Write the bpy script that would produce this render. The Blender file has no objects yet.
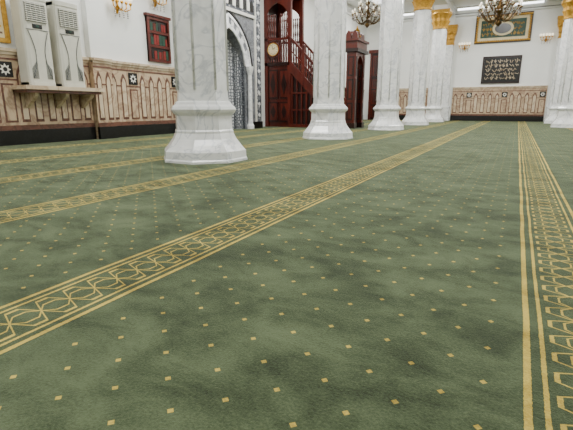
import bpy, math, random
from mathutils import Vector
random.seed(4)
pi=math.pi
# ------------------------------------------------------------------ materials
def lin(c):
    return tuple(((v/255)/12.92 if v/255<=0.04045 else ((v/255+0.055)/1.055)**2.4) for v in c)+(1,)
def newmat(name):
    m=bpy.data.materials.new(name); m.use_nodes=True
    nt=m.node_tree; b=nt.nodes['Principled BSDF']
    return m,nt,b
def simple(name,c1,c2=None,scale=5,rough=0.5,metal=0.0,bump=0.0,stretch=(1,1,1),detail=4,emit=None):
    m,nt,b=newmat(name)
    b.inputs['Roughness'].default_value=rough; b.inputs['Metallic'].default_value=metal
    tc=nt.nodes.new('ShaderNodeTexCoord'); mp=nt.nodes.new('ShaderNodeMapping'); mp.inputs['Scale'].default_value=stretch
    nz=nt.nodes.new('ShaderNodeTexNoise'); nz.inputs['Scale'].default_value=scale; nz.inputs['Detail'].default_value=detail
    nt.links.new(tc.outputs['Object'],mp.inputs['Vector']); nt.links.new(mp.outputs[0],nz.inputs['Vector'])
    cr=nt.nodes.new('ShaderNodeValToRGB'); cr.color_ramp.elements[0].color=lin(c1); cr.color_ramp.elements[1].color=lin(c2 or c1)
    cr.color_ramp.elements[0].position=.3; cr.color_ramp.elements[1].position=.7
    nt.links.new(nz.outputs['Fac'],cr.inputs[0]); nt.links.new(cr.outputs[0],b.inputs['Base Color'])
    if bump:
        bp=nt.nodes.new('ShaderNodeBump'); bp.inputs['Strength'].default_value=bump; bp.inputs['Distance'].default_value=.02
        nt.links.new(nz.outputs['Fac'],bp.inputs['Height']); nt.links.new(bp.outputs[0],b.inputs['Normal'])
    if emit:
        b.inputs['Emission Color'].default_value=lin(emit[0]); b.inputs['Emission Strength'].default_value=emit[1]
    return m
def marble(name,base,vein,scale=2.2,rough=.3,amount=.62,w=.07):
    m,nt,b=newmat(name); b.inputs['Roughness'].default_value=rough
    tc=nt.nodes.new('ShaderNodeTexCoord')
    n1=nt.nodes.new('ShaderNodeTexNoise'); n1.inputs['Scale'].default_value=scale; n1.inputs['Detail'].default_value=8; n1.inputs['Distortion'].default_value=1.6
    nt.links.new(tc.outputs['Object'],n1.inputs['Vector'])
    s=nt.nodes.new('ShaderNodeMath'); s.operation='SUBTRACT'; s.inputs[1].default_value=.5; nt.links.new(n1.outputs['Fac'],s.inputs[0])
    a=nt.nodes.new('ShaderNodeMath'); a.operation='ABSOLUTE'; nt.links.new(s.outputs[0],a.inputs[0])
    cr=nt.nodes.new('ShaderNodeValToRGB'); e=cr.color_ramp.elements
    e[0].position=0; e[0].color=lin(vein); e[1].position=w; e[1].color=lin(base)
    nt.links.new(a.outputs[0],cr.inputs[0])
    n2=nt.nodes.new('ShaderNodeTexNoise'); n2.inputs['Scale'].default_value=scale*3; n2.inputs['Detail'].default_value=6
    nt.links.new(tc.outputs['Object'],n2.inputs['Vector'])
    c2=nt.nodes.new('ShaderNodeValToRGB'); c2.color_ramp.elements[0].color=(amount,amount,amount,1); c2.color_ramp.elements[0].position=.3
    c2.color_ramp.elements[1].position=.65
    nt.links.new(n2.outputs['Fac'],c2.inputs[0])
    mx=nt.nodes.new('ShaderNodeMix'); mx.data_type='RGBA'; mx.blend_type='MULTIPLY'; mx.inputs[0].default_value=1
    nt.links.new(cr.outputs[0],mx.inputs[6]); nt.links.new(c2.outputs[0],mx.inputs[7]); nt.links.new(mx.outputs[2],b.inputs['Base Color'])
    return m
def mosaic(name,c1,c2,scale,rough=.35):
    m,nt,b=newmat(name); b.inputs['Roughness'].default_value=rough
    tc=nt.nodes.new('ShaderNodeTexCoord'); v=nt.nodes.new('ShaderNodeTexVoronoi'); v.inputs['Scale'].default_value=scale; v.inputs['Randomness'].default_value=.35
    v.feature='DISTANCE_TO_EDGE'
    nt.links.new(tc.outputs['Object'],v.inputs['Vector'])
    cr=nt.nodes.new('ShaderNodeValToRGB'); e=cr.color_ramp.elements; e[0].position=.10; e[0].color=lin(c2); e[1].position=.2; e[1].color=lin(c1)
    nt.links.new(v.outputs['Distance'],cr.inputs[0]); nt.links.new(cr.outputs[0],b.inputs['Base Color'])
    return m

M={}
M['marble']=marble('white_marble',(238,238,237),(206,208,212),1.6,.16,.82,.035)
M['plaster']=simple('wall_plaster',(230,231,228),(240,240,237),.8,.6)
M['ceil']=simple('ceiling_plaster',(228,228,226),(238,238,236),1,.8)
M['beige']=marble('beige_marble',(200,176,146),(166,138,114),1.6,.25,.82)
M['beige2']=marble('cream_marble',(210,192,164),(184,160,132),1.6,.25,.88)
M['rose']=marble('rose_marble',(112,74,60),(88,58,48),3,.3,.85)
M['black']=marble('black_granite',(8,8,9),(22,22,24),4,.3,.8)
M['white']=simple('white_inlay',(225,222,214),None,4,.4)
M['wood']=simple('mahogany_wood',(60,16,9),(96,31,16),6,.32,stretch=(1,1,.25),detail=8,bump=.05)
M['wood2']=simple('mahogany_wood_dark',(22,7,5),(40,13,8),6,.35,stretch=(1,1,.25),detail=8)
M['gold']=simple('gilded_metal',(190,136,40),(225,175,66),14,.3,1.0,bump=.3)
M['goldp']=simple('gold_paint',(172,124,36),(214,168,70),14,.35,.3,bump=.2)
M['brass']=simple('dark_brass',(70,52,30),(118,90,50),12,.35,.9)
M['ac']=simple('appliance_white',(196,194,180),(206,204,192),3,.4)
M['acd']=simple('appliance_grille',(88,90,88),(118,120,118),8,.5)
M['grey']=marble('grey_marble',(132,134,139),(94,97,104),3,.35,.8)
M['mosaic']=mosaic('mosaic_inlay',(188,189,192),(74,78,86),9)
M['mosaic2']=mosaic('mosaic_inlay_fine',(140,143,148),(42,46,54),16)
M['dark']=simple('dark_board',(14,16,16),(26,28,27),6,.3)
M['green']=simple('green_cloth',(16,50,38),(26,70,52),5,.5)
M['red']=simple('red_paint',(120,26,20),None,5,.5)
M['ivory']=simple('ivory_paper',(226,214,176),(214,196,150),4,.6)
M['glass']=simple('frosted_glass',(240,238,228),None,4,.25,emit=((255,236,200),1.6))
M['crys']=simple('crystal',(215,213,210),(110,104,96),30,.1,.2)
M['tube']=simple('fluorescent_tube',(250,250,250),None,4,.4,emit=((245,250,255),6))
M['panel']=simple('added_panel_glow',(250,250,250),None,4,.4,emit=((250,252,255),2))  # glowing face of the added ceiling panels
M['stone']=simple('stone_subfloor',(120,118,112),(140,138,130),3,.7)

# carpet ------------------------------------------------------------
def carpet_mat():
    m,nt,b=newmat('prayer_carpet_pile')
    N=nt.nodes; L=nt.links
    tc=N.new('ShaderNodeTexCoord'); sp=N.new('ShaderNodeSeparateXYZ'); L.new(tc.outputs['Object'],sp.inputs[0])
    X=sp.outputs['X']; Y=sp.outputs['Y']
    def mth(op,a,b_=None,c=None):
        n=N.new('ShaderNodeMath'); n.operation=op
        for i,v in enumerate((a,b_,c)):
            if v is None: continue
            if isinstance(v,(int,float)): n.inputs[i].default_value=v
            else: L.new(v,n.inputs[i])
        return n.outputs[0]
    wn=N.new('ShaderNodeTexNoise'); wn.inputs['Scale'].default_value=1.3; L.new(tc.outputs['Object'],wn.inputs['Vector'])
    wn2=N.new('ShaderNodeTexNoise'); wn2.inputs['Scale'].default_value=90; L.new(tc.outputs['Object'],wn2.inputs['Vector'])
    wob=mth('ADD',mth('MULTIPLY',mth('SUBTRACT',wn.outputs['Fac'],.5),.02),mth('MULTIPLY',mth('SUBTRACT',wn2.outputs['Fac'],.5),.006))
    Xw=mth('ADD',X,wob)
    left=mth('LESS_THAN',Xw,-.5)
    off=mth('ADD',mth('MULTIPLY',left,1.80),-.10)
    P=1.64
    s=mth('FLOORED_MODULO',mth('ADD',Xw,off),P)
    W=.35
    def band(c,w): return mth('LESS_THAN',mth('ABSOLUTE',mth('SUBTRACT',s,c)),w)
    mask=band(.012,.010)
    for c,w in ((.056,.0065),(W-.056,.0065),(W-.012,.010)):
        mask=mth('MAXIMUM',mask,band(c,w))
    q=.12
    sc=mth('SUBTRACT',s,W/2)
    def chain(A,ph,w,k=1.7):
        p=mth('PINGPONG',mth('ADD',Y,ph),q)
        z=mth('SUBTRACT',mth('MULTIPLY',p,2/q),1)
        z=mth('MAXIMUM',mth('MINIMUM',mth('MULTIPLY',z,k),1),-1)
        return mth('LESS_THAN',mth('ABSOLUTE',mth('SUBTRACT',sc,mth('MULTIPLY',z,A))),w)
    for A,ph,w in ((.088,0,.007),(-.088,0,.007),(.042,.12,.004),(-.042,.12,.004)):
        mask=mth('MAXIMUM',mask,chain(A,ph,w))
    instripe=mth('LESS_THAN',s,W+.03)
    mask=mth('MULTIPLY',mask,instripe)
    inner=mth('LESS_THAN',mth('ABSOLUTE',sc),W/2+.008)
    G=.2
    def dots(ox):
        fx=mth('ABSOLUTE',mth('SUBTRACT',mth('FLOORED_MODULO',mth('ADD',mth('DIVIDE',X,G),ox),1),.5))
        fy=mth('ABSOLUTE',mth('SUBTRACT',mth('FLOORED_MODULO',mth('ADD',mth('DIVIDE',Y,G),ox),1),.5))
        return mth('LESS_THAN',mth('ADD',fx,fy),.054)
    d=mth('MAXIMUM',dots(0),dots(.5))
    clear=mth('MULTIPLY',mth('GREATER_THAN',s,W+.06),mth('LESS_THAN',s,P-.06))
    d=mth('MULTIPLY',d,clear)
    mask=mth('MAXIMUM',mask,d)
    mask=mth('MULTIPLY',mask,.93)
    mp=N.new('ShaderNodeMapping'); mp.inputs['Rotation'].default_value=(0,0,.6); mp.inputs['Scale'].default_value=(1,1.5,1); L.new(tc.outputs['Object'],mp.inputs[0])
    n1=N.new('ShaderNodeTexNoise'); n1.inputs['Scale'].default_value=3.0; n1.inputs['Detail'].default_value=8; n1.inputs['Roughness'].default_value=.66; n1.inputs['Distortion'].default_value=.35
    L.new(mp.outputs[0],n1.inputs['Vector'])
    n3=N.new('ShaderNodeTexNoise'); n3.inputs['Scale'].default_value=.8; n3.inputs['Detail'].default_value=2; L.new(tc.outputs['Object'],n3.inputs['Vector'])
    n2=N.new('ShaderNodeTexNoise'); n2.inputs['Scale'].default_value=120; n2.inputs['Detail'].default_value=4; n2.inputs['Roughness'].default_value=.7; L.new(tc.outputs['Object'],n2.inputs['Vector'])
    mixv=mth('ADD',mth('ADD',mth('MULTIPLY',n1.outputs['Fac'],.56),mth('MULTIPLY',n2.outputs['Fac'],.30)),mth('MULTIPLY',n3.outputs['Fac'],.14))
    cr=N.new('ShaderNodeValToRGB'); e=cr.color_ramp.elements
    e[0].position=.39; e[0].color=lin((34,43,28)); e[1].position=.59; e[1].color=lin((88,99,72))
    k=e.new(.45); k.color=lin((53,63,42)); k=e.new(.50); k.color=lin((68,79,55))
    L.new(mixv,cr.inputs[0])
    cy=N.new('ShaderNodeValToRGB'); e=cy.color_ramp.elements
    e[0].position=.40; e[0].color=lin((146,122,46)); e[1].position=.56; e[1].color=lin((206,180,84))
    L.new(mixv,cy.inputs[0])
    dk=N.new('ShaderNodeMix'); dk.data_type='RGBA'; dk.blend_type='MULTIPLY'; L.new(mth('MULTIPLY',inner,.6),dk.inputs[0]); L.new(cr.outputs[0],dk.inputs[6]); dk.inputs[7].default_value=(.72,.74,.70,1)
    mx=N.new('ShaderNodeMix'); mx.data_type='RGBA'; L.new(mask,mx.inputs[0]); L.new(dk.outputs[2],mx.inputs[6]); L.new(cy.outputs[0],mx.inputs[7])
    L.new(mx.outputs[2],b.inputs['Base Color'])
    b.inputs['Roughness'].default_value=.9
    b.inputs['Sheen Weight'].default_value=.18; b.inputs['Sheen Roughness'].default_value=.5; b.inputs['Sheen Tint'].default_value=lin((220,228,200))
    b.inputs['Specular IOR Level'].default_value=.1
    bp=N.new('ShaderNodeBump'); bp.inputs['Strength'].default_value=.8; bp.inputs['Distance'].default_value=.02
    L.new(mixv,bp.inputs['Height']); L.new(bp.outputs[0],b.inputs['Normal'])
    return m
M['carpet']=carpet_mat()

# ------------------------------------------------------------------ mesh builder
class MB:
    def __init__(s): s.v=[]; s.f=[]; s.m=[]; s.mats=[]; s.sm=[]
    def mi(s,k):
        if k not in s.mats: s.mats.append(k)
        return s.mats.index(k)
    def add(s,vs,fs,k,smooth=False):
        o=len(s.v); s.v+= [tuple(p) for p in vs]; i=s.mi(k)
        for f in fs: s.f.append([o+a for a in f]); s.m.append(i); s.sm.append(smooth)
    def box(s,x0,x1,y0,y1,z0,z1,k):
        v=[(x,y,z) for z in (z0,z1) for y in (y0,y1) for x in (x0,x1)]
        s.add(v,[(0,2,3,1),(4,5,7,6),(0,1,5,4),(2,6,7,3),(0,4,6,2),(1,3,7,5)],k)
    def prism(s,poly,axis,a0,a1,k):
        def P(p,a):
            if axis=='x': return (a,p[0],p[1])
            if axis=='y': return (p[0],a,p[1])
            return (p[0],p[1],a)
        n=len(poly); v=[P(p,a0) for p in poly]+[P(p,a1) for p in poly]
        f=[tuple(range(n))[::-1],tuple(range(n,2*n))]+[(i,(i+1)%n,n+(i+1)%n,n+i) for i in range(n)]
        s.add(v,f,k)
    def band(s,p1,p2,axis,a0,a1,k,closed=False):
        n=len(p1)
        for i in range(n if closed else n-1):
            j=(i+1)%n
            s.prism([p1[i],p1[j],p2[j],p2[i]],axis,a0,a1,k)
    def lathe(s,prof,segs,c,k,rot=0,mod=None,smooth=False,cap=True):
        v=[];n=len(prof)
        for (r,z) in prof:
            for i in range(segs):
                a=rot+2*pi*i/segs; rr=r*(mod(i,z) if mod else 1)
                v.append((c[0]+rr*math.cos(a),c[1]+rr*math.sin(a),c[2]+z))
        f=[(j*segs+i,j*segs+(i+1)%segs,(j+1)*segs+(i+1)%segs,(j+1)*segs+i) for j in range(n-1) for i in range(segs)]
        if cap: f+= [tuple(range(segs))[::-1],tuple(range((n-1)*segs,n*segs))]
        s.add(v,f,k,smooth)
    def tube(s,pts,r,k,segs=6):
        pts=[Vector(p) for p in pts]; v=[]
        for i,p in enumerate(pts):
            t=(pts[min(i+1,len(pts)-1)]-pts[max(i-1,0)]).normalized()
            u=t.cross(Vector((0,0,1))); 
            if u.length<.05: u=t.cross(Vector((1,0,0)))
            u.normalize(); w=t.cross(u)
            rr=r[i] if isinstance(r,(list,tuple)) else r
            for q in range(segs):
                a=2*pi*q/segs; v.append(p+u*rr*math.cos(a)+w*rr*math.sin(a))
        n=len(pts)
        f=[(j*segs+i,j*segs+(i+1)%segs,(j+1)*segs+(i+1)%segs,(j+1)*segs+i) for j in range(n-1) for i in range(segs)]
        f+=[tuple(range(segs))[::-1],tuple(range((n-1)*segs,n*segs))]
        s.add(v,f,k,True)
    def ball(s,c,r,k,sx=1,sz=1,segs=10):
        prof=[(max(.001,r*sx*math.sin(pi*i/6)),-r*sz*math.cos(pi*i/6)) for i in range(7)]
        s.lathe(prof,segs,c,k,smooth=True)
    def obj(s,name,loc=(0,0,0),bevel=0):
        me=bpy.data.meshes.new(name); me.from_pydata(s.v,[],s.f)
        for k in s.mats: me.materials.append(M[k])
        me.polygons.foreach_set('material_index',s.m); me.polygons.foreach_set('use_smooth',s.sm)
        me.update()
        import bmesh
        bm=bmesh.new(); bm.from_mesh(me); bmesh.ops.recalc_face_normals(bm,faces=bm.faces); bm.to_mesh(me); bm.free()
        o=bpy.data.objects.new(name,me); o.location=loc; bpy.context.collection.objects.link(o)
        if bevel:
            b=o.modifiers.new('bevel','BEVEL'); b.width=bevel; b.segments=2; b.limit_method='ANGLE'
        return o

LX=-9.3; FY=29.0; RX=11.0; BY=-6.0; CZ=6.4
# ------------------------------------------------------------------ shell
b=MB(); b.box(LX-.2,RX+.2,BY-.2,FY+.2,-.2,-.012,'stone'); b.obj('floor')
b=MB(); b.box(LX,RX,BY,FY,-.012,0,'carpet'); b.obj('prayer_carpet')
b=MB(); b.box(LX-.2,RX+.2,BY-.2,FY+.2,CZ,CZ+.2,'ceil')
b.obj('ceiling')
b=MB(); b.box(LX-.2,LX,BY-.2,FY+.2,-.012,CZ,'plaster'); b.obj('wall_left')
b=MB(); b.box(RX,RX+.2,BY-.2,FY+.2,-.012,CZ,'plaster'); b.obj('wall_right')
b=MB(); b.box(LX,RX,FY,FY+.2,-.012,CZ,'plaster'); b.obj('wall_far')
b=MB(); b.box(LX,RX,BY-.2,BY,-.012,CZ,'plaster'); b.obj('wall_back')
for x in (-4.15,1.85):
    b=MB(); b.box(x-.3,x+.3,BY,FY-.31,6.05,CZ,'ceil'); b.box(x-.36,x+.36,BY,FY-.31,6.28,6.36,'ceil'); b.obj('ceiling_beam')
b=MB(); b.prism([(FY,5.98),(FY-.08,6.0),(FY-.1,6.1),(FY-.3,6.25),(FY-.3,6.4),(FY,6.4)],'x',LX,RX,'ceil')
b.box(LX,RX,FY-.12,FY,6.08,6.12,'acd'); b.obj('trim_1')
b=MB(); b.prism([(LX,5.98),(LX+.08,6.0),(LX+.1,6.1),(LX+.3,6.25),(LX+.3,6.4),(LX,6.4)],'y',BY,FY-.3,'ceil'); b.obj('trim_2')

# ------------------------------------------------------------------ dado
def lancet(c,hw,z0,zs,rise,n=6):
    L=[(c-hw,z0),(c-hw,zs)]
    for i in range(1,n+1): 
        a=i/n; L.append((c-hw*(1-a)**.8 if a<1 else c, zs+rise*a**.8))
    R=[(2*c-p[0],p[1]) for p in L[:-1]][::-1]
    return L+R
def dado(name,t0,t1,place,H=1.92,tiles=True,pitch=.30):
    b=MB()
    bx,pr=place(b)
    bx(t0,t1,0,.30,0,.08,'black')
    bx(t0,t1,.30,H-.06,0,.05,'beige')
    bx(t0,t1,.30,.40,.05,.065,'rose')
    bx(t0,t1,H-.06,H,0,.11,'beige2'); bx(t0,t1,H-.12,H-.06,0,.08,'beige2')
    bx(t0,t1,1.70,1.735,.05,.062,'rose'); bx(t0,t1,1.30,1.33,.05,.06,'rose')
    n=max(1,int((t1-t0)/pitch)); pt=(t1-t0)/n
    for i in range(n):
        c=t0+pt*(i+.5)
        tile=tiles and i%5==2
        if not tile:
            o=lancet(c,pt*.29,.46,1.42,.2); q=lancet(c,pt*.19,.52,1.38,.13)
            pr(o,.05,.058,'rose'); pr(q,.058,.064,'beige2')
        else:
            bx(c-pt*.42,c+pt*.42,.46,1.24,.05,.058,'rose'); bx(c-pt*.30,c+pt*.30,.50,1.20,.058,.064,'beige')
        if tile:
            h=.15
            bx(c-h,c+h,1.36,1.36+2*h,.05,.066,'black')
            st=[]
            for j in range(16):
                r=h*(.8 if j%2==0 else .45); a=2*pi*j/16; st.append((c+r*math.cos(a),1.36+h+r*math.sin(a)))
            pr(st,.066,.07,'white')
            sq=[(c+h*.3*math.cos(2*pi*j/8),1.36+h+h*.3*math.sin(2*pi*j/8)) for j in range(8)]
            pr(sq,.07,.073,'black')
    return b.obj(name)
def onleft(xw):
    def place(b):
        bx=lambda a,c,z0,z1,d0,d1,k: b.box(xw+d0,xw+d1,a,c,z0,z1,k)
        pr=lambda poly,d0,d1,k: b.prism(poly,'x',xw+d0,xw+d1,k)
        return bx,pr
    return place
def onfar(yw):
    def place(b):
        bx=lambda a,c,z0,z1,d0,d1,k: b.box(a,c,yw-d1,yw-d0,z0,z1,k)
        pr=lambda poly,d0,d1,k: b.prism(poly,'y',yw-d1,yw-d0,k)
        return bx,pr
    return place
dado('wainscot_panelling',BY,7.43,onleft(LX))
b=MB(); b.box(LX,LX+.16,7.45,7.95,1.93,5.98,'plaster'); b.box(LX,LX+.155,7.45,7.95,0,1.93,'beige'); b.obj('plaster_pilaster')
dado('wainscot_panelling',7.43,7.97,onleft(LX+.16),tiles=False,pitch=.27)
dado('wainscot_panelling',7.97,10.6,onleft(LX))
dado('wainscot_panelling',17.2,FY-.12,onleft(LX))
for a,c in ((-7.1,-4.65),(-3.65,1.35),(2.35,RX)):
    dado('wainscot_panelling',a,c,onfar(FY),H=1.98,pitch=.36)

# ------------------------------------------------------------------ columns
def column(x,y):
    b=MB(); r0=1/math.cos(pi/8)
    prof=[(.64,0),(.64,.03),(.625,.05),(.62,.15),(.59,.18),(.54,.24),(.48,.32),(.44,.40),(.44,.43),(.425,.45),(.42,.64),(.435,.66),(.47,.69),(.49,.73),(.47,.77),(.43,.80),(.415,.83),(.385,.85),(.375,.95),(.355,4.88)]
    b.lathe([(r*r0*.93,z) for r,z in prof],8,(0,0,0),'marble',rot=pi/8)
    for i in range(8):
        a=pi/8+i*pi/4
        p=[]
        for z,r in ((1.0,.374*r0*.93),(4.8,.356*r0*.93)): p.append((r*math.cos(a),r*math.sin(a),z))
        b.tube(p,.018,'marble',6)
    cap=[(.36,4.86),(.40,4.88),(.40,4.93),(.37,4.95),(.37,5.02),(.42,5.15),(.47,5.25),(.42,5.27),(.43,5.40),(.52,5.55),(.56,5.60),(.56,5.68)]
    b.lathe(cap,32,(0,0,0),'goldp',mod=lambda i,z:(1.0 if z<5.0 or z>5.56 else (1.04 if i%4<2 else .9)))
    b.box(-.5,.5,-.5,.5,5.68,5.80,'goldp'); b.box(-.34,.34,-.34,.34,5.80,6.05,'ceil')
    return b.obj('marble_column',(x,y,0))
column(-4.1,5.2); column(-4.24,10.4); column(-4.12,15.6); column(-4.15,20.8); column(-4.2,26.0)
for y in (20.8,26.0): column(1.85,y)
for y in (20.8,26.0): column(7.9,y)
for x in (-4.15,1.85):
    b=MB()
    b.box(x-.45,x+.45,FY-.40,FY,0,.2,'marble'); b.box(x-.4,x+.4,FY-.36,FY,.2,.75,'marble'); b.box(x-.43,x+.43,FY-.38,FY,.75,.85,'marble')
    b.box(x-.33,x+.33,FY-.3,FY,.85,4.4,'marble')
    b.box(x-.36,x+.36,FY-.32,FY,4.4,4.5,'goldp')
    b.prism([(x-.34,4.5),(x+.34,4.5),(x+.36,4.8),(x+.46,5.1),(x+.48,5.4),(x-.48,5.4),(x-.46,5.1),(x-.36,4.8)],'y',FY-.38,FY,'goldp')
    for i in range(4): b.ball((x-.3+.2*i,FY-.38,4.72),.09,'goldp'); b.ball((x-.36+.24*i,FY-.38,5.05),.11,'goldp')
    b.box(x-.5,x+.5,FY-.42,FY,5.4,5.5,'goldp'); b.box(x-.3,x+.3,FY-.28,FY,5.5,5.98,'plaster')
    b.obj('marble_pilaster')

# ------------------------------------------------------------------ air conditioners on shelf
def ac(y0,y1):
    b=MB(); xb=-9.18; xf=-8.86
    poly=[(xb,y0),(xf-.06,y0),(xf-.02,y0+.02),(xf,y0+.08),(xf+.01,(y0+y1)/2),(xf,y1-.08),(xf-.02,y1-.02),(xf-.06,y1),(xb,y1)]
    b.prism(poly,'z',1.20,2.93,'ac')
    b.prism([(p[0]+.012 if p[0]>xb else p[0],p[1]) for p in poly],'z',1.20,1.27,'ac')
    b.prism([(p[0]+.012 if p[0]>xb else p[0],p[1]) for p in poly],'z',2.86,2.95,'ac')
    c=(y0+y1)/2
    b.box(xf,xf+.014,y0+.07,y1-.07,2.44,2.80,'acd')
    for i in range(9): b.box(xf+.01,xf+.035,y0+.07,y1-.07,2.45+i*.04,2.465+i*.04,'ac')
    for i in range(5): b.box(xf+.012,xf+.03,y0+.09+i*(y1-y0-.18)/4-.004,y0+.09+i*(y1-y0-.18)/4+.004,2.44,2.80,'ac')
    b.box(xf,xf+.02,c-.1,c+.1,2.32,2.40,'dark'); b.box(xf+.018,xf+.024,c-.03,c+.03,2.34,2.38,'green')
    for sgn in (-1,1):
        pts=[(xf+.012,c+sgn*(.21-.11*math.sin(pi*i/10)),1.34+.93*i/10) for i in range(11)]
        b.tube(pts,.009,'acd',6)
        for j in range(6):
            yy=c+sgn*(.10+.022*j)
            b.box(xf,xf+.012,yy-.005,yy+.005,1.34,1.70-.03*j,'acd')
    b.box(xf,xf+.012,y0+.05,y1-.05,2.285,2.30,'acd')
    return b.obj('air_conditioner',bevel=.006)
ac(5.70,6.28); ac(6.44,7.02)
b=MB(); b.box(LX+.078,-8.72,5.5,7.4,1.12,1.20,'beige2'); b.box(LX+.078,-8.78,5.55,7.35,1.06,1.12,'rose')
for y in (5.8,6.5,7.15): b.prism([(LX+.078,.75),(LX+.078,1.06),(-8.85,1.06),(-8.87,1.0)],'y',y-.04,y+.04,'beige2')
b.obj('marble_shelf')

# ------------------------------------------------------------------ picture frames
def frame_left(name,y0,y1,z0,z1,fw,fm,inner,mark=None,seed=1):
    b=MB(); x=LX
    b.box(x,x+.03,y0,y1,z0,z1,inner)
    for (a,c,d,e) in ((y0,y1,z0,z0+fw),(y0,y1,z1-fw,z1),(y0,y0+fw,z0+fw,z1-fw),(y1-fw,y1,z0+fw,z1-fw)):
        b.box(x,x+.06,a,c,d,e,fm)
    R=random.Random(seed)
    if mark:
        n=int((z1-z0-2*fw)/.12)
        for i in range(n):
            zc=z0+fw+.08+i*.12
            yy=y0+fw+.06
            while yy<y1-fw-.1:
                w=R.uniform(.03,.12); b.box(x+.03,x+.034,yy,min(yy+w,y1-fw-.04),zc,zc+R.uniform(.02,.06),R.choice(mark)); yy+=w+R.uniform(.02,.05)
    return b.obj(name)
frame_left('framed_poster',4.3,5.65,2.02,3.7,.09,'goldp','ivory',['ivory','goldp','rose'])
b=MB(); x=LX; y0,y1,z0,z1=9.45,10.3,2.02,3.2
b.box(x,x+.05,y0,y1,z0,z1,'wood2')
for yy in (y0,y1-.07): b.box(x,x+.09,yy,yy+.07,z0,z1,'wood')
for zz in (z0,z0+.38,z0+.75,z1-.08): b.box(x,x+.09,y0+.07,y1-.07,zz,zz+.07,'wood')
b.box(x,x+.12,y0-.05,y1+.05,z1,z1+.07,'wood')
R=random.Random(5)
for (a,c) in ((z0+.08,z0+.37),(z0+.46,z0+.74),(z0+.83,z1-.09)):
    yy=y0+.1
    while yy<y1-.16:
        w=R.uniform(.05,.11); b.box(x+.05,x+.075,yy,min(yy+w,y1-.09),a,c-R.uniform(0,.1),R.choice(['red','green','dark','wood','red','dark'])); yy+=w+.012
b.obj('book_cabinet')
def frame_far(name,x0,x1,z0,z1,fw,fm,inner,marks,seed=2,inner2=None,nrow=3,g0=.25):
    b=MB(); y=FY
    b.box(x0,x1,y-.03,y,z0,z1,inner)
    for (a,c,d,e) in ((x0,x1,z0,z0+fw),(x0,x1,z1-fw,z1),(x0,x0+fw,z0+fw,z1-fw),(x1-fw,x1,z0+fw,z1-fw)):
        b.box(a,c,y-.08,y,d,e,fm)
    if inner2:
        g=fw+.18; b.box(x0+g,x1-g,y-.04,y-.03,z0+g,z1-g,inner2)
    R=random.Random(seed); g=fw+g0
    for r in range(nrow):
        zc=z0+g+(z1-z0-2*g)*(r+.1)/nrow
        xx=x0+g
        while xx<x1-g-.1:
            w=R.uniform(.1,.3); pts=[(xx+w*j/6,y-.05,zc+.08+.08*math.sin(j*1.3+R.random()*3)) for j in range(7)]
            b.tube(pts,.016,marks,5)
            if R.random()<.5: b.tube([(xx+w/2,y-.05,zc),(xx+w/2,y-.05,zc+.22)],.014,marks,5)
            xx+=w+.05
    return b.obj(name)
frame_far('calligraphy_panel',-2.12,-.1,2.15,3.66,.08,'wood2','dark','beige2',5,'dark',5,.1)
f=frame_far('ornate_calligraphy_frame',-2.7,.2,4.38,5.92,.12,'wood2','ivory','goldp',8,'green',3,.25)
b=MB()
for i in range(26):
    x=-2.64+2.78*i/25
    b.ball((x,FY-.09,4.48),.06,'goldp',segs=6); b.ball((x,FY-.09,5.82),.06,'goldp',segs=6)
for i in range(11):
    z=4.5+1.3*i/10
    b.ball((-2.6,FY-.09,z),.06,'goldp',segs=6); b.ball((.1,FY-.09,z),.06,'goldp',segs=6)
pts=[(-1.25+.55*math.cos(2*pi*i/24),5.15+.38*math.sin(2*pi*i/24)) for i in range(24)]
b.prism(pts,'y',FY-.07,FY-.04,'ivory')
pts=[(-1.25+.42*math.cos(2*pi*i/24),5.15+.27*math.sin(2*pi*i/24)) for i in range(24)]
b.prism(pts,'y',FY-.08,FY-.07,'dark')
g=b.obj('gilt_beading'); g.parent=f

# far door
b=MB(); x0,x1=-8.9,-7.4; yf=FY
b.box(x0,x0+.14,yf-.14,yf,0,4.2,'wood'); b.box(x1-.14,x1,yf-.14,yf,0,4.2,'wood'); b.box(x0-.1,x1+.1,yf-.18,yf,4.2,4.4,'wood')
b.box(x0+.14,x1-.14,yf-.06,yf,0,4.2,'wood2')
for k in range(2):
    a=x0+.17+k*.6
    for z0,z1 in ((.15,.9),(1.0,1.9),(2.0,2.6),(2.8,4.05)):
        b.box(a,a+.56,yf-.09,yf-.06,z0,z1,'wood'); b.box(a+.1,a+.46,yf-.1,yf-.09,z0+.1,z1-.1,'wood2')
        for j in range(3): b.box(a+.16+.1*j,a+.19+.1*j,yf-.115,yf-.1,z0+.1,z1-.1,'wood')
b.ball((x0+.72,yf-.12,1.15),.05,'gold')
b.obj('door_1')

# ------------------------------------------------------------------ mihrab
def archp(c,hw,zs,rise,n=16):
    out=[]
    for i in range(n+1):
        s=-1+2*i/n; out.append((c+hw*s, zs+rise*((1-abs(s)**2)**.5*.72+.28*(1-abs(s)))))
    return out
b=MB(); xf=LX+.45; c=12.75; y0,y1=10.75,14.75; top=5.2
outer=archp(c,.95,2.2,1.15); 
b.box(LX,xf,y0,c-.95,.0,top,'grey'); b.box(LX,xf,c+.95,y1,.0,top,'grey')
b.band(outer,[(p[0],top) for p in outer],'x',LX,xf,'grey')
segs=12
for i in range(segs):
    a0=pi*i/segs; a1=pi*(i+1)/segs
    p=[(c-.93*math.cos(a),LX+.40*(1-math.sin(a))+.02) for a in (a0,a1)]
    b.add([(p[0][1],p[0][0],0),(p[1][1],p[1][0],0),(p[1][1],p[1][0],3.35),(p[0][1],p[0][0],3.35)],[(0,1,2,3)],'mosaic2' if i%2 else 'mosaic')
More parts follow.
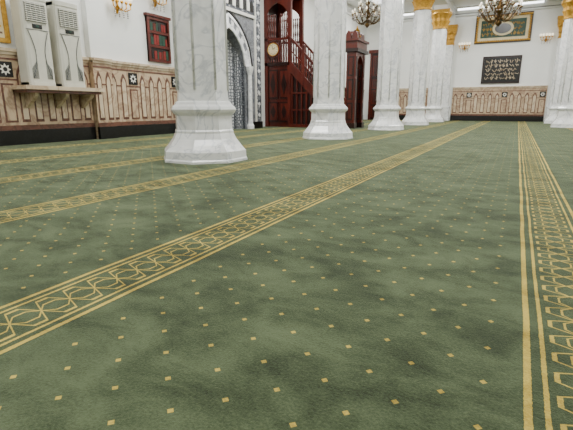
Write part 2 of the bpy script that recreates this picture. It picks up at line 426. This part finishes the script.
def mouldings(hw0,hw1,r0,r1,d0,d1,k,alt=None):
    A=archp(c,hw0,2.2,r0); B=archp(c,hw1,2.2,r1)
    for i in range(len(A)-1):
        kk=alt if (alt and i%2) else k
        b.prism([A[i],A[i+1],B[i+1],B[i]],'x',d0,d1,kk)
mouldings(.95,1.06,1.15,1.28,xf,xf+.05,'marble')
mouldings(1.06,1.26,1.28,1.50,xf,xf+.03,'grey','marble')
mouldings(1.26,1.34,1.50,1.60,xf,xf+.05,'marble')
mouldings(1.40,1.46,1.66,1.74,xf,xf+.04,'black')
for yy in (c-1.12,c+1.12):
    b.lathe([(.14,0),(.14,.12),(.10,.18),(.085,.3),(.08,1.9),(.10,1.95),(.14,2.12),(.15,2.2)],12,(xf+.1,yy,0),'marble')
for (a,e,z0,z1,k,d) in ((y0,y0+.32,.0,top,'mosaic',.05),(y1-.32,y1,.0,top,'mosaic',.05),(y0+.32,y1-.32,top-.4,top,'mosaic2',.05),
                      (y0+.32,y0+.38,0,top-.4,'white',.06),(y1-.38,y1-.32,0,top-.4,'white',.06),(y0+.38,y1-.38,top-.48,top-.4,'white',.06),
                      (y0+.38,y1-.38,4.0,4.55,'mosaic',.04),(y0+.38,y1-.38,3.88,3.98,'white',.05)):
    b.box(xf,xf+d,a,e,z0,z1,k)
for i in range(14):
    yy=y0+.55+i*.22
    b.prism(lancet(yy,.09,4.08,4.3,.16),'x',xf+.04,xf+.06,'black' if i%2 else 'white')
for yy in (y0+.16,y1-.16):
    for j in range(24):
        z=.3+j*.2; b.prism([(yy-.09,z),(yy,z-.08),(yy+.09,z),(yy,z+.08)],'x',xf+.05,xf+.065,'marble' if j%2 else 'grey')
b.box(LX,xf+.12,y0-.06,y1+.06,top,top+.14,'marble')
for i in range(13): b.prism(lancet(y0+.2+i*.3,.13,top+.14,top+.3,.15),'x',LX+.2,xf+.05,'marble')
b.box(xf,xf+.10,y0,c-1.3,0,.25,'black'); b.box(xf,xf+.10,c+1.3,y1,0,.25,'black')
b.obj('mihrab_niche')

# ------------------------------------------------------------------ minbar
b=MB(); yn,yf_=15.9,17.0; xa,xb_,xc=LX+.02,-8.15,-5.75; ph=2.4
b.box(xa,xb_,yn+.04,yf_-.04,0,ph,'wood')
b.box(xa,xb_+.05,yn-.04,yf_+.04,ph,ph+.12,'wood2')
for x in (xa+.06,xb_-.02):
    for y in (yn+.03,yf_-.03):
        b.box(x-.07,x+.07,y-.07,y+.07,0,5.2,'wood')
        b.lathe([(.09,0),(.07,.1),(.1,.2),(.06,.3)],10,(x,y,5.2),'gold')
for i in range(2):
    x0=xa+.15+i*.5
    for z0,z1 in ((.2,1.0),(1.12,2.25)):
        b.box(x0,x0+.44,yn,yn+.05,z0,z1,'wood2'); b.box(x0+.06,x0+.38,yn-.02,yn,z0+.06,z1-.06,'wood')
        b.prism([(x0+.1,(z0+z1)/2),(x0+.22,z0+.14),(x0+.34,(z0+z1)/2),(x0+.22,z1-.14)],'y',yn-.035,yn-.02,'wood2')
def baluster(x,y,z0,z1,mat='wood'):
    h=z1-z0
    b.lathe([(.022,0),(.03,.05*h),(.018,.12*h),(.034,.3*h),(.018,.5*h),(.034,.7*h),(.018,.88*h),(.03,.95*h),(.022,h)],8,(x,y,z0),mat)
for y in (yn,yf_):
    b.box(xa,xb_,y-.04,y+.04,3.35,3.43,'wood')
    for i in range(9): baluster(xa+.18+i*.11,y,ph+.12,3.35)
    A=archp((xa+xb_)/2,(xb_-xa)/2-.08,4.2,.5,10); b.band(A,[(p[0],5.0) for p in A],'y',y-.03,y+.03,'wood')
    b.box(xa,xb_,y-.06,y+.06,5.0,5.12,'wood2')
    for i in range(12):
        x=xa+.14+i*.085
        if i in (5,6): continue
        baluster(x,y,3.43,4.3)
b.box(xa,xa+.03,yn,yf_,ph,5.1,'wood2')
b.box(xa,xb_+.1,yn-.1,yf_+.1,5.12,5.25,'wood')
b.lathe([(.55,0),(.58,.1),(.5,.3),(.28,.5),(.05,.62),(.02,.8)],16,((xa+xb_)/2,(yn+yf_)/2,5.25),'wood')
n=11; rise=ph/n; run=(xc-xb_)/n
stair=[(xb_,0),(xb_,ph)]
for i in range(n):
    z=ph-i*rise; x=xb_+i*run
    if i: stair+= [(x,z)]
    stair+= [(x+run,z)]
stair+=[(xc,0)]
b.prism(stair,'y',yn+.05,yf_-.05,'wood2')
for i in range(n):
    b.box(xb_+i*run-.01,xb_+(i+1)*run+.03,yn+.06,yf_-.06,ph-i*rise-.0,ph-i*rise+.025,'wood')
for y in (yn,yf_):
    b.prism([(xb_,ph-.25),(xb_,ph+.18),(xc,.22),(xc,0),(xc-.22,0)],'y',y-.05,y+.05,'wood')
    k0=10
    for i in range(k0):
        x=xb_+.08+i*(xc-xb_-.3)/k0; zt=ph-.3-(x-xb_)*ph/(xc-xb_)
        if zt>.15: b.box(x,x+.05,y-.035,y+.035,.08,zt,'wood'); 
    b.box(xb_,xc-.2,y-.045,y+.045,0,.12,'wood')
    for zt in (.65,1.3): 
        xe=xb_+(ph-.3-zt)*(xc-xb_)/ph
        b.box(xb_,xe,y-.04,y+.04,zt,zt+.06,'wood')
    dz=-ph/(xc-xb_)
    def P(x,h): return (x,ph+h+(x-xb_)*dz)
    b.prism([P(xb_,.98),P(xb_,1.08),P(xc,1.08),P(xc,.98)],'y',y-.055,y+.055,'wood')
    b.prism([P(xb_,.55),P(xb_,.60),P(xc,.60),P(xc,.55)],'y',y-.03,y+.03,'wood')
    for i in range(22):
        x=xb_+.06+i*(xc-xb_-.1)/21
        z0=ph+.1+(x-xb_)*dz; baluster(x,y,z0,z0+.9)
    for i in range(1,4):
        x=xb_+i*(xc-xb_)/4; z0=ph+.1+(x-xb_)*dz; b.box(x-.05,x+.05,y-.06,y+.06,z0,z0+1.12,'wood'); b.ball((x,y,z0+1.17),.07,'wood')
xg0,xg1=-5.84,-5.40
for y in (yn,yf_-.2):
    b.box(xg0,xg1,y-.04,y+.24,0,.2,'wood2'); b.box(xg0+.04,xg1-.04,y,y+.2,.2,2.75,'wood')
    for z0,z1 in ((.3,.95),(1.05,1.8),(1.9,2.6)):
        b.box(xg0+.1,xg1-.1,y-.015,y+.215,z0,z1,'wood2'); b.box(xg0+.16,xg1-.16,y-.025,y+.225,z0+.06,z1-.06,'wood')
        b.box(xg1-.045,xg1-.03,y+.04,y+.16,z0,z1,'wood2')
A=archp((yn+yf_)/2,.36,2.3,.35,10); b.band(A,[(p[0],2.75) for p in A],'x',xg0+.08,xg1-.06,'wood')
b.box(xg0-.05,xg1+.05,yn-.08,yf_+.08,2.75,2.87,'wood2'); b.box(xg0,xg1,yn-.03,yf_+.03,2.87,3.12,'wood')
b.box(xg0-.06,xg1+.06,yn-.1,yf_+.1,3.12,3.2,'wood')
for i in range(5): b.prism(lancet(yn+.1+i*.225,.1,3.2,3.32,.16),'x',xg0+.1,xg1-.1,'wood')
for i in range(2): b.prism(lancet(xg0+.1+i*.24,.1,3.2,3.32,.16),'y',yn-.05,yn+.02,'wood')
b.lathe([(.12,0),(.16,.05),(.07,.12),(.11,.22),(.03,.34),(.01,.42)],12,((xg0+xg1)/2,(yn+yf_)/2,3.3),'gold')
for j,y in enumerate((yn+.24,yn+.56)): b.box(xg0+.2,xg0+.24,y,y+.3,.05,2.2,'wood2')
minbar=b.obj('minbar_pulpit')
b=MB(); cx,cz=-8.85,3.0; y=yn-.05
def disc(r,y0,y1,k,n=32): b.prism([(cx+r*math.cos(2*pi*i/n),cz+r*math.sin(2*pi*i/n)) for i in range(n)],'y',y0,y1,k)
disc(.29,y-.05,y,'wood'); disc(.25,y-.06,y-.05,'gold'); disc(.22,y-.065,y-.06,'ivory')
for i in range(12):
    a=2*pi*i/12; b.box(cx+.18*math.cos(a)-.012,cx+.18*math.cos(a)+.012,y-.07,y-.065,cz+.18*math.sin(a)-.012,cz+.18*math.sin(a)+.012,'dark')
b.tube([(cx,y-.075,cz),(cx+.1,y-.075,cz+.07)],.01,'dark'); b.tube([(cx,y-.075,cz),(cx-.04,y-.075,cz+.16)],.008,'dark')
b.obj('wall_clock')

# ------------------------------------------------------------------ chandeliers
def chandelier(x,y,zb,zt,R):
    b=MB(); h=zt-zb
    b.lathe([(.01,0),(.06,.05),(.12,.12),(.05,.22),(.04,.4),(.14,.5),(.17,.6),(.08,.7),(.04,.85),(.06,1.0),(.12,1.08),(.03,h)],16,(x,y,zb),'brass',smooth=True)
    b.tube([(x,y,zt),(x,y,CZ)],.015,'brass')
    b.lathe([(.12,0),(.1,-.06),(.03,-.1)],14,(x,y,CZ),'brass')
    for tier,(rr,z0,n) in enumerate(((R,.35,14),(R*.6,.7,8))):
        for i in range(n):
            a=2*pi*i/n+tier*.2; ca,sa=math.cos(a),math.sin(a)
            pts=[]
            for j in range(9):
                t=j/8; r=.05+(rr-.05)*t; z=zb+z0+.18*h*(-math.sin(pi*t*1.15)*.9+.55*t*t)
                pts.append((x+r*ca,y+r*sa,z))
            b.tube(pts,.018,'brass',5)
            ex,ey,ez=pts[-1]
            b.lathe([(.02,0),(.07,.02),(.06,.04),(.02,.05)],8,(ex,ey,ez),'brass'); b.lathe([(.016,.04),(.016,.14)],6,(ex,ey,ez),'ivory')
            b.ball((ex,ey,ez+.19),.034,'glass',sz=1.6,segs=8)
            for q in range(3): b.ball((ex,ey,ez-.05-.06*q),.026,'crys',sz=1.3,segs=6)
            a2=a+2*pi/n
            for j in range(1,6):
                t=j/6; aa=a+(a2-a)*t; b.ball((x+rr*math.cos(aa),y+rr*math.sin(aa),ez-.12*math.sin(pi*t)-.02),.024,'brass' if j%2 else 'crys',segs=6)
            for j in range(1,6):
                t=j/6; r=rr*(1-t)+.04*t; b.ball((x+r*ca,y+r*sa,ez+.1+.35*h*t*t),.022,'crys' if j%2 else 'brass',segs=6)
    return b.obj('chandelier')
chandelier(-.95,18.0,3.55,4.75,.66)
chandelier(-6.7,21.0,4.4,5.55,.70)

def sconce(px,py,z,d):
    b=MB(); d=Vector(d); t=Vector((-d.y,d.x,0))
    o=Vector((px,py,z))
    def pt(u,v,w): return tuple(o+t*u+d*v+Vector((0,0,w)))
    b.tube([pt(0,0,-.22),pt(0,.05,-.1),pt(0,.03,.1),pt(0,.0,.25)],[.02,.06,.06,.015],'gold',8)
    for u in (-.28,-.14,0,.14,.28):
        b.tube([pt(0,.05,-.08),pt(u*.5,.15,-.16),pt(u*.95,.2,-.1),pt(u,.2,.02)],.016,'gold',6)
        b.ball(pt(u,.2,.03),.04,'gold',segs=8); b.ball(pt(u,.2,.13),.055,'glass',sz=1.3,segs=10)
    for u in (-.2,-.07,.07,.2):
        for q in range(4): b.ball(pt(u,.16,-.16-.05*q),.02,'crys',segs=6)
    return b.obj('wall_sconce')
sconce(LX,8.5,3.3,(1,0,0)); sconce(LX,9.85,3.7,(1,0,0))
sconce(-3.2,FY,4.3,(0,-1,0)); sconce(.95,FY,4.5,(0,-1,0)); sconce(2.9,FY,4.5,(0,-1,0))

for x in (-3.0,-.1,3.6,-6.4):
    b=MB(); b.box(x-.75,x+.75,FY-.55,FY-.40,6.32,6.4,'ac'); b.tube([(x-.72,FY-.475,6.27),(x+.72,FY-.475,6.27)],.045,'tube',8)
    b.box(x-.75,x-.71,FY-.52,FY-.43,6.22,6.32,'ac'); b.box(x+.71,x+.75,FY-.52,FY-.43,6.22,6.32,'ac')
    b.obj('fluorescent_light')

for x in (-6.9,-1.1,4.8):  # ceiling panels with area lamps, added to light the hall
    for y in (-2,3,8,13,18,24.5):
        b=MB(); b.box(x-.8,x+.8,y-.8,y+.8,6.34,6.4,'ac'); b.box(x-.74,x+.74,y-.74,y+.74,6.325,6.34,'panel')
        o=b.obj('added_light_panel')
        l=bpy.data.lights.new('added_fill_lamp','AREA'); l.shape='SQUARE'; l.size=1.5; l.energy=(145 if y<4 else 255 if y<20 else 320); l.color=(1.0,1.0,.97)
        lo=bpy.data.objects.new('added_fill_lamp',l); lo.location=(x,y,6.30); bpy.context.collection.objects.link(lo); lo.parent=o

w=bpy.data.worlds.new('world'); bpy.context.scene.world=w; w.use_nodes=True
w.node_tree.nodes['Background'].inputs[0].default_value=(.8,.85,.9,1); w.node_tree.nodes['Background'].inputs[1].default_value=.3
cam=bpy.data.cameras.new('camera'); cam.sensor_width=36; cam.lens=27.0; cam.clip_start=.02
co=bpy.data.objects.new('camera',cam); co.location=(0,0,.75); co.rotation_euler=(math.radians(90-13.97),0,math.radians(27.58))
bpy.context.collection.objects.link(co); bpy.context.scene.camera=co
